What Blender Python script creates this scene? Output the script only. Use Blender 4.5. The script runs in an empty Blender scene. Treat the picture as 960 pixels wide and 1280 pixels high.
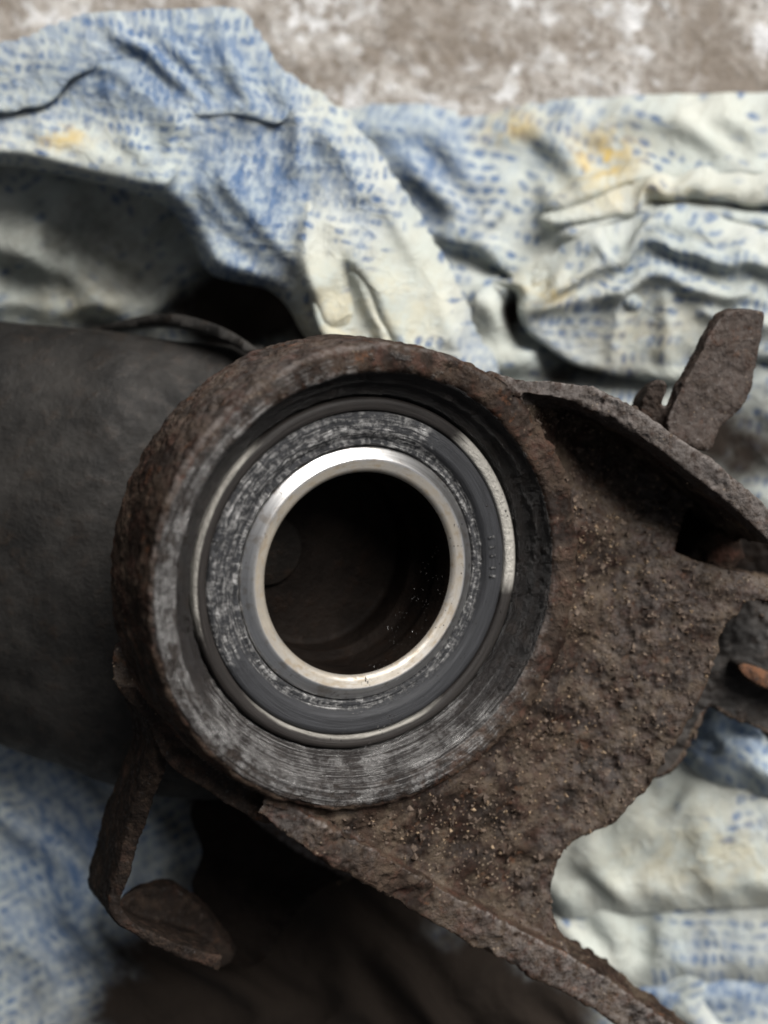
import bpy, bmesh, math, random
import numpy as np
from mathutils import Vector, Matrix

# ------------------------------------------------------------------ units
# lengths below are given in "u" = 0.15 mm; x to the right, y downwards in the
# photograph, z up towards the camera.  z = 0 is the front of the hub.
S = 0.00015
D = 1500.0                       # camera height above z = 0, in u
C = bpy.context.scene.collection
scene = bpy.context.scene

# ------------------------------------------------------------------ camera
cam = bpy.data.cameras.new("camera")
cam_o = bpy.data.objects.new("camera", cam)
C.objects.link(cam_o)
cam_o.location = (0, 0, D * S)
cam.sensor_fit = 'VERTICAL'
cam.sensor_height = 36.0
cam.lens = 36.0 * D / 1280.0
cam.clip_start = 0.005
cam.clip_end = 50
cam.dof.use_dof = True
cam.dof.focus_distance = (D + 60) * S
cam.dof.aperture_fstop = 7.5
scene.camera = cam_o

# ------------------------------------------------------------------ world and sun
SUN_EL, SUN_AZ = 42.0, 38.0     # light comes from the top right of the picture
w = bpy.data.worlds.new("World"); scene.world = w; w.use_nodes = True
wn = w.node_tree.nodes; wl = w.node_tree.links
sky = wn.new('ShaderNodeTexSky'); sky.sky_type = 'NISHITA'; sky.sun_disc = False
sky.sun_elevation = math.radians(SUN_EL); sky.sun_rotation = math.radians(SUN_AZ)
sky.dust_density = 6.0; sky.ozone_density = 0.5; sky.air_density = 1.0
hs = wn.new('ShaderNodeHueSaturation'); hs.inputs['Saturation'].default_value = 0.25
bg = wn['Background']; bg.inputs['Strength'].default_value = 0.05
wl.new(sky.outputs[0], hs.inputs['Color']); wl.new(hs.outputs[0], bg.inputs['Color'])
sun = bpy.data.lights.new("sun", 'SUN'); sun.energy = 5.0; sun.angle = math.radians(42)
sun.color = (1.0, 0.975, 0.94)
sun_o = bpy.data.objects.new("sun", sun); C.objects.link(sun_o)
sd = Vector((math.sin(math.radians(SUN_AZ)) * math.cos(math.radians(SUN_EL)),
             math.cos(math.radians(SUN_AZ)) * math.cos(math.radians(SUN_EL)),
             math.sin(math.radians(SUN_EL))))
sun_o.rotation_euler = sd.to_track_quat('Z', 'Y').to_euler()
sun_o.location = sd * 2
vs = scene.view_settings
vs.view_transform = 'Standard'; vs.look = 'None'; vs.exposure = 0.2; vs.gamma = 1.0
vs.use_curve_mapping = False
scene.cycles.filter_width = 1.9
scene.cycles.use_denoising = True

rng = np.random.default_rng(7)
random.seed(7)

# ------------------------------------------------------------------ numeric helpers
def P(u, v, z):
    """point at height z that the camera sees at photo position (u, v)"""
    k = (D - z) / D
    return np.stack([480 + (np.asarray(u, float) - 480) * k,
                     640 + (np.asarray(v, float) - 640) * k,
                     np.asarray(z, float) + 0 * np.asarray(u, float)], -1)
def app(p):
    k = D / (D - p[..., 2])
    return 480 + (p[..., 0] - 480) * k, 640 + (p[..., 1] - 640) * k
def W(p):
    p = np.asarray(p, float)
    return np.stack([(p[..., 0] - 480) * S, (640 - p[..., 1]) * S, p[..., 2] * S], -1)
def _h(i, j, k, s):
    n = (i * 374761393 + j * 668265263 + k * 2147483647 + s * 1274126177) & 0xffffffff
    n = ((n ^ (n >> 13)) * 1274126177) & 0xffffffff
    n = ((n ^ (n >> 15)) * 2246822519) & 0xffffffff
    return ((n ^ (n >> 16)) & 0xffffff) / float(0xffffff) * 2 - 1
def noise(p, scale, seed=0, octaves=1, rough=0.5):
    p = np.asarray(p, float)
    if p.shape[-1] == 2: p = np.concatenate([p, np.zeros(p.shape[:-1] + (1,))], -1)
    out = 0; a = 1.0; tot = 0; s = scale
    for o in range(octaves):
        q = p / s + 13.7 * o
        i = np.floor(q).astype(np.int64); f = q - i; f = f * f * f * (f * (f * 6 - 15) + 10)
        r = 0
        for dx in (0, 1):
            for dy in (0, 1):
                for dz in (0, 1):
                    wgt = (f[..., 0] if dx else 1 - f[..., 0]) * (f[..., 1] if dy else 1 - f[..., 1]) * (f[..., 2] if dz else 1 - f[..., 2])
                    r = r + wgt * _h(i[..., 0] + dx, i[..., 1] + dy, i[..., 2] + dz, seed + o * 17)
        out = out + a * r; tot += a; a *= rough; s *= 0.5
    return out / tot
def inside(u, v, poly):
    u = np.asarray(u); v = np.asarray(v); r = np.zeros(u.shape, bool); n = len(poly)
    for a in range(n):
        x0, y0 = poly[a]; x1, y1 = poly[(a + 1) % n]
        if y0 == y1: continue
        c = ((y0 > v) != (y1 > v)) & (u < (x1 - x0) * (v - y0) / (y1 - y0) + x0)
        r ^= c
    return r
def seg_dist(u, v, pts, closed=False):
    """distance, signed side, running parameter (0..1) and nearest point on a polyline"""
    best = np.full(np.shape(u), 1e9); side = np.zeros(np.shape(u)); par = np.zeros(np.shape(u))
    nx = np.zeros(np.shape(u)); ny = np.zeros(np.shape(u))
    n = len(pts); m = n if closed else n - 1
    L = [math.hypot(pts[(i + 1) % n][0] - pts[i][0], pts[(i + 1) % n][1] - pts[i][1]) for i in range(m)]
    tot = sum(L); acc = 0
    for i in range(m):
        x0, y0 = pts[i]; x1, y1 = pts[(i + 1) % n]; dx, dy = x1 - x0, y1 - y0
        t = np.clip(((u - x0) * dx + (v - y0) * dy) / (dx * dx + dy * dy + 1e-9), 0, 1)
        px = x0 + t * dx; py = y0 + t * dy; d = np.hypot(u - px, v - py)
        b = d < best
        best = np.where(b, d, best); nx = np.where(b, px, nx); ny = np.where(b, py, ny)
        side = np.where(b, np.sign(dx * (v - y0) - dy * (u - x0)), side)
        par = np.where(b, (acc + t * L[i]) / tot, par); acc += L[i]
    return best, side, par, nx, ny
def spline(pts, n=8, closed=False):
    """Catmull-Rom through the given points"""
    pts = [np.array(p, float) for p in pts]; N = len(pts); out = []
    for i in range(N if closed else N - 1):
        g = (lambda k: pts[k % N]) if closed else (lambda k: pts[min(max(k, 0), N - 1)])
        a, b, c, d = g(i - 1), g(i), g(i + 1), g(i + 2)
        for t in np.linspace(0, 1, n, endpoint=False):
            out.append(0.5 * (2 * b + (c - a) * t + (2 * a - 5 * b + 4 * c - d) * t * t + (3 * b - a - 3 * c + d) * t ** 3))
    if not closed: out.append(pts[-1])
    return [tuple(p) for p in out]
def sstep(a, b, x):
    t = np.clip((np.asarray(x) - a) / (b - a), 0, 1); return t * t * (3 - 2 * t)

# ------------------------------------------------------------------ object helpers
def mesh_from(name, verts, faces, smooth=True):
    me = bpy.data.meshes.new(name)
    me.from_pydata([tuple(p) for p in verts], [], [tuple(f) for f in faces])
    if smooth: me.polygons.foreach_set('use_smooth', np.ones(len(me.polygons), bool))
    me.update(); return me
def attr(me, name, vals):
    vals = np.asarray(vals, np.float32)
    if vals.ndim == 1:
        a = me.attributes.new(name, 'FLOAT', 'POINT'); a.data.foreach_set('value', vals)
    else:
        a = me.attributes.new(name, 'FLOAT_VECTOR', 'POINT'); a.data.foreach_set('vector', vals.ravel())
def link(name, me, mat=None, parent=None, label=None, cat=None, kind=None, group=None):
    o = bpy.data.objects.new(name, me); C.objects.link(o)
    if mat is not None and me is not None: me.materials.append(mat)
    if parent is not None:
        o.parent = parent
        root = parent
        t = Vector(parent.get('_o', (0, 0, 0)))
        if parent.type == 'EMPTY': o.matrix_parent_inverse = Matrix.Translation(-parent.location)
    if label: o['label'] = label
    if cat: o['category'] = cat
    if kind: o['kind'] = kind
    if group: o['group'] = group
    return o
def thing(name, loc, label, cat, group=None):
    o = bpy.data.objects.new(name, None); C.objects.link(o); o.location = loc
    o.empty_display_size = 0.02
    o['label'] = label; o['category'] = cat
    if group: o['group'] = group
    return o

# ------------------------------------------------------------------ shader helpers
class N:
    def __init__(s, name):
        s.m = bpy.data.materials.new(name); s.m.use_nodes = True
        s.t = s.m.node_tree; s.b = s.t.nodes['Principled BSDF']
        s.b.inputs['Specular IOR Level'].default_value = 0.3
        tc = s.t.nodes.new('ShaderNodeTexCoord')
        s.pos = s.vm('SCALE', tc.outputs['Object'], scale=1 / S)
    def lk(s, v, inp):
        if hasattr(v, 'is_linked') or isinstance(v, bpy.types.NodeSocket): s.t.links.new(v, inp)
        else:
            if inp.type == 'RGBA' and len(v) == 3: v = (*v, 1)
            inp.default_value = v
    def vm(s, op, a, b=None, scale=None):
        n = s.t.nodes.new('ShaderNodeVectorMath'); n.operation = op
        s.lk(a, n.inputs[0])
        if b is not None: s.lk(b, n.inputs[1])
        if scale is not None: s.lk(scale, n.inputs['Scale'])
        return n.outputs[0]
    def ma(s, op, a, b=0.0, c=None, clamp=False):
        n = s.t.nodes.new('ShaderNodeMath'); n.operation = op; n.use_clamp = clamp
        s.lk(a, n.inputs[0]); s.lk(b, n.inputs[1])
        if c is not None: s.lk(c, n.inputs[2])
        return n.outputs[0]
    def noise(s, vec, size, detail=4, rough=0.55, dist=0.0):
        n = s.t.nodes.new('ShaderNodeTexNoise'); s.lk(vec, n.inputs['Vector'])
        n.inputs['Scale'].default_value = 1.0 / size; n.inputs['Detail'].default_value = detail
        n.inputs['Roughness'].default_value = rough; n.inputs['Distortion'].default_value = dist
        return n.outputs['Fac']
    def noisec(s, vec, size, detail=2):
        n = s.t.nodes.new('ShaderNodeTexNoise'); s.lk(vec, n.inputs['Vector'])
        n.inputs['Scale'].default_value = 1.0 / size; n.inputs['Detail'].default_value = detail
        return n.outputs['Color']
    def voro(s, vec, size, feat='F1'):
        n = s.t.nodes.new('ShaderNodeTexVoronoi'); n.feature = feat; s.lk(vec, n.inputs['Vector'])
        n.inputs['Scale'].default_value = 1.0 / size
        return n.outputs
    def white(s, vec):
        n = s.t.nodes.new('ShaderNodeTexWhiteNoise'); n.noise_dimensions = '3D'; s.lk(vec, n.inputs['Vector'])
        return n.outputs['Value']
    def ramp(s, v, a, b, c0=0.0, c1=1.0):
        n = s.t.nodes.new('ShaderNodeMapRange'); n.interpolation_type = 'SMOOTHSTEP'
        s.lk(v, n.inputs[0]); n.inputs[1].default_value = a; n.inputs[2].default_value = b
        n.inputs[3].default_value = c0; n.inputs[4].default_value = c1
        return n.outputs[0]
    def mix(s, f, a, b):
        n = s.t.nodes.new('ShaderNodeMix'); n.data_type = 'RGBA'
        s.lk(f, n.inputs[0]); s.lk(a, n.inputs[6]); s.lk(b, n.inputs[7])
        return n.outputs[2]
    def at(s, name, vec=False):
        n = s.t.nodes.new('ShaderNodeAttribute'); n.attribute_name = name
        return n.outputs['Vector' if vec else 'Fac']
    def xyz(s, v):
        n = s.t.nodes.new('ShaderNodeSeparateXYZ'); s.lk(v, n.inputs[0]); return n.outputs
    def comb(s, x, y, z):
        n = s.t.nodes.new('ShaderNodeCombineXYZ')
        s.lk(x, n.inputs[0]); s.lk(y, n.inputs[1]); s.lk(z, n.inputs[2]); return n.outputs[0]
    def bump(s, h, dist, strength=1.0, normal=None):
        n = s.t.nodes.new('ShaderNodeBump'); s.lk(h, n.inputs['Height'])
        n.inputs['Distance'].default_value = dist * S; n.inputs['Strength'].default_value = strength
        if normal is not None: s.t.links.new(normal, n.inputs['Normal'])
        return n.outputs[0]
    def out(s, color=None, rough=None, metal=None, normal=None, spec=None):
        if color is not None: s.lk(color, s.b.inputs['Base Color'])
        if rough is not None: s.lk(rough, s.b.inputs['Roughness'])
        if metal is not None: s.lk(metal, s.b.inputs['Metallic'])
        if spec is not None: s.lk(spec, s.b.inputs['Specular IOR Level'])
        if normal is not None: s.t.links.new(normal, s.b.inputs['Normal'])
        return s.m

def mat_concrete():
    n = N('concrete'); p = n.pos
    big = n.noise(p, 210, 6, .62); mid = n.noise(p, 70, 6, .7, .6); fine = n.noise(p, 14, 4, .65)
    f = n.ramp(n.ma('ADD', n.ma('MULTIPLY', big, .55), n.ma('MULTIPLY', mid, .45)), .42, .6)
    col = n.mix(f, (.20, .172, .145), (.42, .40, .375))
    col = n.mix(n.ma('MULTIPLY', n.ramp(fine, .5, .66), .8), col, (.15, .125, .10))
    col = n.mix(n.ma('MULTIPLY', n.ramp(n.noise(n.vm('ADD', p, (300., 0., 0.)), 46, 4, .6), .5, .62), n.ramp(big, .40, .58)), col, (.58, .58, .58))
    nm = n.bump(n.ma('ADD', n.ma('MULTIPLY', mid, 6.), n.ma('MULTIPLY', fine, 2.)), 1.6)
    return n.out(col, .9, 0., nm, .2)

def mat_cloth(name, cream=(.455, .465, .42), blue=(.046, .088, .185)):
    n = N(name); p = n.pos
    fab = n.at('fab', True); ink = n.at('ink'); dirt_shade = n.at('dirt_shade'); yel = n.at('yellow')
    fw = n.vm('ADD', fab, n.vm('SCALE', n.vm('SUBTRACT', n.noisec(fab, 60, 2), (.5, .5, .5)), scale=22.))
    fw = n.vm('ADD', fw, n.vm('SCALE', n.vm('SUBTRACT', n.noisec(fab, 9, 2), (.5, .5, .5)), scale=4.))
    X = n.xyz(fw)
    def dashes(cx, cy, gx, gy, seed):
        row = n.ma('FLOOR', n.ma('DIVIDE', X[1], cy))
        xs = n.ma('ADD', n.ma('DIVIDE', X[0], cx), n.ma('MULTIPLY', row, .37))
        colm = n.ma('FLOOR', xs)
        r = n.white(n.comb(colm, row, seed)); r2 = n.white(n.comb(colm, row, seed + 5.))
        fx = n.ma('ABSOLUTE', n.ma('SUBTRACT', n.ma('FRACT', xs), .5))
        fy = n.ma('ABSOLUTE', n.ma('SUBTRACT', n.ma('FRACT', n.ma('DIVIDE', X[1], cy)), .5))
        k = n.ma('MULTIPLY', n.ramp(fx, gx, gx - .26), n.ramp(fy, gy, gy - .26))
        k = n.ma('MAXIMUM', k, n.ma('MULTIPLY', n.ramp(n.ma('ABSOLUTE', n.ma('SUBTRACT', fy, .02)), .16, .06), n.ma('MULTIPLY', n.ramp(r2, .2, .4), .7)))
        return k, r, r2
    k1, r1, q1 = dashes(19., 14.5, .46, .40, 1.)
    k2, r2, q2 = dashes(12., 20., .42, .46, 9.)
    d1 = n.ma('MULTIPLY', k1, n.ramp(n.ma('SUBTRACT', n.ma('MULTIPLY', ink, 1.7), r1), -.06, .10))
    d2 = n.ma('MULTIPLY', k2, n.ramp(n.ma('SUBTRACT', n.ma('MULTIPLY', ink, 1.6), r2), -.06, .10))
    zone = n.ramp(n.noise(fab, 75, 2), .44, .56)
    d = n.ma('ADD', n.ma('MULTIPLY', d1, n.ma('SUBTRACT', 1., zone)), n.ma('MULTIPLY', d2, zone))
    wash = n.ma('MULTIPLY', n.ma('MULTIPLY', n.ramp(n.noise(n.vm('MULTIPLY', fab, (1., .45, 1.)), 15, 4, .7), .42, .64), n.ma('MULTIPLY', ink, ink)), 1.0)
    d = n.ma('MULTIPLY', d, n.ramp(n.noise(fab, 48, 4, .6), .36, .62, .5, 1.))
    d = n.ma('MAXIMUM', n.ma('MULTIPLY', d, n.ramp(n.noise(fab, 9, 3, .7), .25, .6, .45, 1.)), wash)
    base = n.mix(n.ramp(n.noise(fab, 120, 4, .6), .35, .65), cream, (cream[0] * .86, cream[1] * .9, cream[2] * .92))
    base = n.mix(n.ma('MULTIPLY', n.ramp(n.noise(fab, 26, 5, .7), .45, .72), .5), base, (.30, .295, .25))
    base = n.mix(n.ma('MULTIPLY', n.ma('MULTIPLY', ink, ink), .55), base, (.20, .265, .35))
    bl = n.mix(n.noise(fab, 22, 3), blue, (blue[0] * 2.4, blue[1] * 1.9, blue[2] * 1.45))
    col = n.mix(d, base, bl)
    col = n.mix(n.ma('MULTIPLY', yel, n.ramp(n.noise(fab, 24, 4, .7), .36, .6)), col, (.46, .33, .10))
    dn = n.ramp(n.ma('ADD', dirt_shade, n.ma('MULTIPLY', n.ma('SUBTRACT', n.noise(fab, 55, 6, .68), .5), .9)), .18, .92)  # stains, and shade painted near black under the part and folds
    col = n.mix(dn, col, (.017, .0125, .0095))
    wx = n.ma('SINE', n.ma('MULTIPLY', X[0], 2.1)); wy = n.ma('SINE', n.ma('MULTIPLY', X[1], 2.1))
    weave = n.ma('MULTIPLY', wx, wy)
    rn = n.noise(n.vm('ADD', fab, n.vm('SCALE', n.noisec(fab, 40, 1), scale=26.)), 34, 2, .5)
    cr = n.ma('POWER', n.ma('SUBTRACT', 1., n.ma('ABSOLUTE', n.ma('MULTIPLY', n.ma('SUBTRACT', rn, .5), 5.)), clamp=True), 3.)
    h = n.ma('ADD', n.ma('ADD', n.ma('MULTIPLY', weave, .35), n.ma('MULTIPLY', cr, 1.9)), n.ma('MULTIPLY', n.noise(fab, 17, 4, .7), 2.2))
    nm = n.bump(h, 1.0, .8)
    m = n.out(col, .93, 0., nm, .15)
    return m

def rust_color(n, p, tan=0.5, red=0.5, dark=0.5):
    a = n.noise(p, 90, 4, .65); b = n.noise(p, 26, 5, .72, .4); c = n.noise(p, 8, 3, .7)
    col = n.mix(n.ramp(a, .36, .64), (.013, .0085, .0065), (.044, .030, .022))
    col = n.mix(n.ma('MULTIPLY', n.ramp(b, .46, .68), red), col, (.070, .032, .023))
    col = n.mix(n.ma('MULTIPLY', n.ramp(n.noise(p, 44, 5, .75), .44, .66), tan), col, (.080, .061, .044))
    col = n.mix(n.ma('MULTIPLY', n.ramp(c, .55, .75), .6), col, (.018, .012, .010))
    return col, a, b, c

def polar(n):
    hp = n.at('hp', True); X = n.xyz(hp); ang = n.comb(X[0], X[1], 0.0); r = X[2]
    def streak(kt, kr, detail=3):
        v = n.comb(n.ma('DIVIDE', X[0], kt), n.ma('DIVIDE', X[1], kt), n.ma('DIVIDE', r, kr))
        return n.noise(v, 1.0, detail, .6)
    return hp, X, r, streak

def mat_cast(name, tan, red, extra_dust=0.0, coat=None, shine=1.0):
    n = N(name); p = n.pos
    col, a, b, c = rust_color(n, p, tan, red)
    col = n.mix(n.ma('MULTIPLY', n.ramp(n.noise(p, 62, 4, .7), .54, .66), .75), col, (.011, .008, .0065))
    col = n.mix(n.ma('MULTIPLY', n.ramp(n.noise(n.vm('ADD', p, (500., 0., 0.)), 33, 4, .7), .60, .70), .7 * red), col, (.15, .062, .028))
    if coat: col = n.mix(n.ramp(n.noise(p, 15, 4, .7), .3, .6, .1, .95), col, coat)
    # dry pale dust on what faces upward
    up = n.at('up')
    col = n.mix(n.ma('MULTIPLY', n.ma('MULTIPLY', up, n.ramp(n.noise(p, 12, 5, .75), .35, .62)), .25 + extra_dust), col, (.22, .20, .19))
    spots = n.voro(n.vm('ADD', p, n.vm('SCALE', n.noisec(p, 12), scale=6.)), 9)[0]
    col = n.mix(n.ma('MULTIPLY', n.ramp(spots, .22, .12), n.ma('MULTIPLY', n.ramp(n.noise(p, 40, 3), .5, .62), .7 * tan)), col, (.34, .27, .20))
    # machined, greasy areas of the hub ring
    mch = n.at('machined'); hp, X, r, streak = polar(n)
    s1 = streak(75., 2.2); s2 = streak(12., 5.0, 4); flk = n.noise(p, 6.0, 4, .75)
    patch = n.noise(p, 30, 3, .6); ln = streak(340., 1.7, 2)
    bore_shade = n.at('bore_shade')  # painted shade: blackens the unlit arc of the bore wall
    bright = n.ramp(n.ma('ADD', n.ma('ADD', n.ma('ADD', n.ma('MULTIPLY', ln, .45), n.ma('MULTIPLY', s1, .22)), n.ma('MULTIPLY', flk, .18)), n.ma('SUBTRACT', n.ma('MULTIPLY', patch, .32), n.ma('MULTIPLY', bore_shade, .30))), .555, .655)
    mcol = n.mix(bright, n.mix(bore_shade, (.026, .023, .022), (.008, .0065, .006)), (.32, .312, .305))
    film = n.ramp(n.ma('ADD', n.ma('MULTIPLY', n.noise(p, 38, 5, .7), .6), n.ma('MULTIPLY', streak(30., 9., 3), .4)), .48, .6)
    mcol = n.mix(n.ma('MULTIPLY', film, n.ma('SUBTRACT', .9, n.ma('MULTIPLY', n.ramp(mch, .8, .9), .5))), mcol, (.028, .021, .017))
    mm = n.ramp(n.ma('ADD', mch, n.ma('MULTIPLY', n.ma('SUBTRACT', n.noise(p, 22, 5, .7), .5), .9)), .32, .62)
    colf = n.mix(mm, col, mcol)
    wet = n.ramp(n.noise(p, 17, 4, .7), .52, .68)
    rough = n.ma('SUBTRACT', .86, n.ma('MULTIPLY', wet, .30))
    rough = n.ma('ADD', n.ma('MULTIPLY', rough, n.ma('SUBTRACT', 1., mm)), n.ma('MULTIPLY', mm, .24))
    metal = n.ma('MULTIPLY', mm, n.ma('MULTIPLY', bright, .75))
    h = n.ma('ADD', n.ma('MULTIPLY', b, 7.), n.ma('ADD', n.ma('MULTIPLY', c, 4.5), n.ma('MULTIPLY', n.noise(p, 3.5, 3, .7), 1.8)))
    h2 = n.ma('ADD', n.ma('ADD', n.ma('MULTIPLY', s1, 2.5), n.ma('MULTIPLY', ln, 5.)), n.ma('ADD', n.ma('MULTIPLY', flk, 6.5), n.ma('MULTIPLY', s2, 4.0)))
    h = n.ma('MULTIPLY', h, n.ramp(a, .38, .6, .4, 1.1))
    mixh = n.ma('ADD', n.ma('MULTIPLY', h, n.ma('SUBTRACT', 1., mm)), n.ma('MULTIPLY', h2, mm))
    nm = n.bump(mixh, 1.0, .9)
    spec = n.ma('ADD', n.ma('MULTIPLY', mm, .4), n.ma('MULTIPLY', n.ma('SUBTRACT', 1., mm), n.ma('ADD', .07, n.ma('MULTIPLY', n.ramp(n.noise(p, 7, 3, .7), .6, .7), .35 * shine))))
    return n.out(colf, rough, metal, nm, spec)

def mat_oily(name, base=(.010, .0085, .0075), hi=(.030, .024, .020), spec=.3):
    n = N(name); p = n.pos
    a = n.noise(p, 110, 5, .68); b = n.noise(p, 26, 5, .72)
    col = n.mix(n.ramp(a, .34, .68), base, hi)
    col = n.mix(n.ma('MULTIPLY', n.ramp(b, .5, .72), .5), col, tuple(x * y for x, y in zip(hi, (1.3, 1.0, .8))))
    nm = n.bump(n.ma('ADD', n.ma('MULTIPLY', b, 5.), n.ma('MULTIPLY', n.noise(p, 9, 4, .7), 2.)), 1.0, .7)
    return n.out(col, n.ramp(b, .3, .7, .75, .5), 0., nm, spec)

def mat_greased(name, dark, light, amount, metal=.5, clean=False):
    """ring-shaped machined part under a film of dried grease"""
    n = N(name); p = n.pos; hp, X, r, streak = polar(n)
    g = n.at('grease')
    s1 = streak(70., 1.4); s2 = streak(48., 3.4, 4); s3 = streak(12., 10., 4); ln = streak(300., 1.8, 2); flk = n.noise(p, 7., 4, .75)
    base = n.mix(n.ramp(s1, .4, .62), dark, tuple(x * 1.7 for x in dark))
    if clean:
        k = n.ramp(n.ma('ADD', g, n.ma('MULTIPLY', n.ma('SUBTRACT', s2, .5), .5)), .25, .7)
    else:
        k = n.ramp(n.ma('ADD', n.ma('ADD', n.ma('MULTIPLY', s2, .35), n.ma('MULTIPLY', ln, .22)), n.ma('ADD', n.ma('MULTIPLY', s3, .34), n.ma('MULTIPLY', flk, .15))), .50, .61)
        k = n.ma('MULTIPLY', k, n.ramp(n.ma('ADD', g, n.ma('MULTIPLY', n.ma('SUBTRACT', n.noise(p, 20, 3, .7), .5), .8)), .3, .6))
    k = n.ma('MULTIPLY', k, amount)
    col = n.mix(k, base, light)
    h = n.ma('ADD', n.ma('MULTIPLY', k, 3.0), n.ma('ADD', n.ma('MULTIPLY', s1, .8), n.ma('MULTIPLY', n.ma('MULTIPLY', flk, g), 6.)))
    nm = n.bump(h, 1.0, .9)
    return n.out(col, n.ma('SUBTRACT', .62, n.ma('MULTIPLY', k, .12 if clean else .30)), n.ma('MULTIPLY', k, metal), nm, .3)

def mat_race(name):
    n = N(name); p = n.pos; hp, X, r, streak = polar(n)
    s1 = streak(200., 1.2); s2 = streak(30., 6.0, 4)
    st = n.at('stain')
    col = n.mix(n.ramp(s1, .3, .7), (.50, .495, .49), (.64, .635, .63))
    sn = n.ma('MULTIPLY', st, n.ramp(n.ma('ADD', n.ma('MULTIPLY', s2, .5), n.ma('MULTIPLY', n.noise(p, 30, 4), .5)), .3, .6, .55, 1.))
    col = n.mix(sn, col, (.34, .305, .255))
    dk = n.ramp(n.noise(p, 11, 4, .7), .60, .72)
    br = n.ramp(n.ma('ADD', n.ma('MULTIPLY', s2, .5), n.ma('MULTIPLY', n.noise(p, 24, 5, .7), .5)), .5, .62)
    col = n.mix(n.ma('MULTIPLY', br, .45), col, (.24, .175, .105))
    col = n.mix(n.ma('MULTIPLY', dk, .6), col, (.12, .09, .06))
    nm = n.bump(n.ma('ADD', n.ma('MULTIPLY', s1, 1.), n.ma('MULTIPLY', dk, .6)), .4, .35)
    return n.out(col, n.ma('ADD', .28, n.ma('MULTIPLY', sn, .27)), n.ma('SUBTRACT', .95, n.ma('MULTIPLY', sn, .45)), nm, .4)

M_concrete = mat_concrete()
M_cloth = mat_cloth('printed_cotton')
M_web = mat_cast('rusty_web', .85, .32, .0)
M_ring = mat_cast('rusty_ring', .3, .5, .15)
M_rib = mat_cast('rusty_rib', .5, .55, .5)
M_ribt = mat_cast('dusty_rib', .4, .5, .4, (.054, .045, .040))
M_dark = mat_cast('dark_rusty_steel', .15, .6, .0)
M_oily = mat_oily('oily_black_steel')
M_arm = mat_oily('dirty_arm_steel', (.006, .0055, .005), (.022, .020, .018), .2)
M_seal = mat_greased('greased_seal', (.019, .0195, .0215), (.34, .335, .33), 1.0, .6)
M_orace = mat_greased('greased_race', (.012, .010, .009), (.42, .40, .36), 1.0, .35, True)
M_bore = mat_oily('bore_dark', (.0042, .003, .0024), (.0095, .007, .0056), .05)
M_race = mat_race('polished_race')

# ================================================================== hub frame
HC = np.array([475.0, 728.4, 0.0]); TX, TY = .508, .161
hn = np.array([TX, TY, 1.0]); hn /= np.linalg.norm(hn)
ha = np.array([1.0, 0, -TX]); ha /= np.linalg.norm(ha)
hb = np.cross(hn, ha)
R_OUT, R_OPEN, R_RACE, R_IN, R_BORE = 297., 261., 227., 165., 132.
def hub(r, th, c):
    r = np.asarray(r, float); th = np.asarray(th, float); c = np.asarray(c, float)
    return HC + (r * np.cos(th))[..., None] * ha + (r * np.sin(th))[..., None] * hb + c[..., None] * hn
def hub_inv(p):
    q = p - HC; x = q @ ha; y = q @ hb
    return np.hypot(x, y), np.arctan2(y, x), q @ hn
def lathe(profile, n=192, closed=False, jitter=0.0, seed=3):
    """profile: list of (r, c) -> px verts, faces, (r, th)"""
    pr = np.array(profile, float); m = len(pr)
    th = np.linspace(0, 2 * np.pi, n, endpoint=False)
    R = np.repeat(pr[None, :, 0], n, 0); Cc = np.repeat(pr[None, :, 1], n, 0); T = np.repeat(th[:, None], m, 1)
    p = hub(R, T, Cc).reshape(-1, 3)
    f = []
    for i in range(n):
        j = (i + 1) % n
        for k in range(m if closed else m - 1):
            l = (k + 1) % m
            f.append((i * m + k, j * m + k, j * m + l, i * m + l))
    return p, f
def fine(profile, step=4.0):
    out = []
    for (r0, c0), (r1, c1) in zip(profile[:-1], profile[1:]):
        L = math.hypot(r1 - r0, c1 - c0); k = max(1, int(L / step))
        for t in range(k): out.append((r0 + (r1 - r0) * t / k, c0 + (c1 - c0) * t / k))
    out.append(profile[-1]); return out
def polar_attr(me, p):
    r, th, c = hub_inv(p)
    attr(me, 'hp', np.stack([np.cos(th) * 300, np.sin(th) * 300, r + .8 * c], -1))
    return r, th, c
def rim_h(u, v):
    """height of the hub's front plane where the camera sees (u, v)"""
    z = np.zeros(np.shape(u))
    for _ in range(6):
        q = P(u, v, z); z = -(TX * (q[..., 0] - HC[0]) + TY * (q[..., 1] - HC[1]))
    return z

# ================================================================== ground
def grid_sheet(x0, x1, y0, y1, step, zf):
    xs = np.arange(x0, x1 + step, step); ys = np.arange(y0, y1 + step, step)
    X, Y = np.meshgrid(xs, ys); Z = zf(X, Y); h, w_ = X.shape
    idx = np.arange(h * w_).reshape(h, w_)
    f = np.stack([idx[:-1, :-1], idx[:-1, 1:], idx[1:, 1:], idx[1:, :-1]], -1).reshape(-1, 4)[:, ::-1]
    return np.stack([X, Y, Z], -1).reshape(-1, 3), f
FLOOR = -580.0
def zfloor(X, Y):
    q = np.stack([X, Y], -1)
    return FLOOR + 5 * noise(q, 120, 11, 4, .6) + 2.5 * noise(q, 22, 12, 3, .6)
v, f = grid_sheet(-700, 1700, -700, 2000, 9, zfloor)
link('concrete_ground', mesh_from('concrete_ground', W(v), f), M_concrete, label='weathered grey and brown concrete floor', kind='structure')

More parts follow.
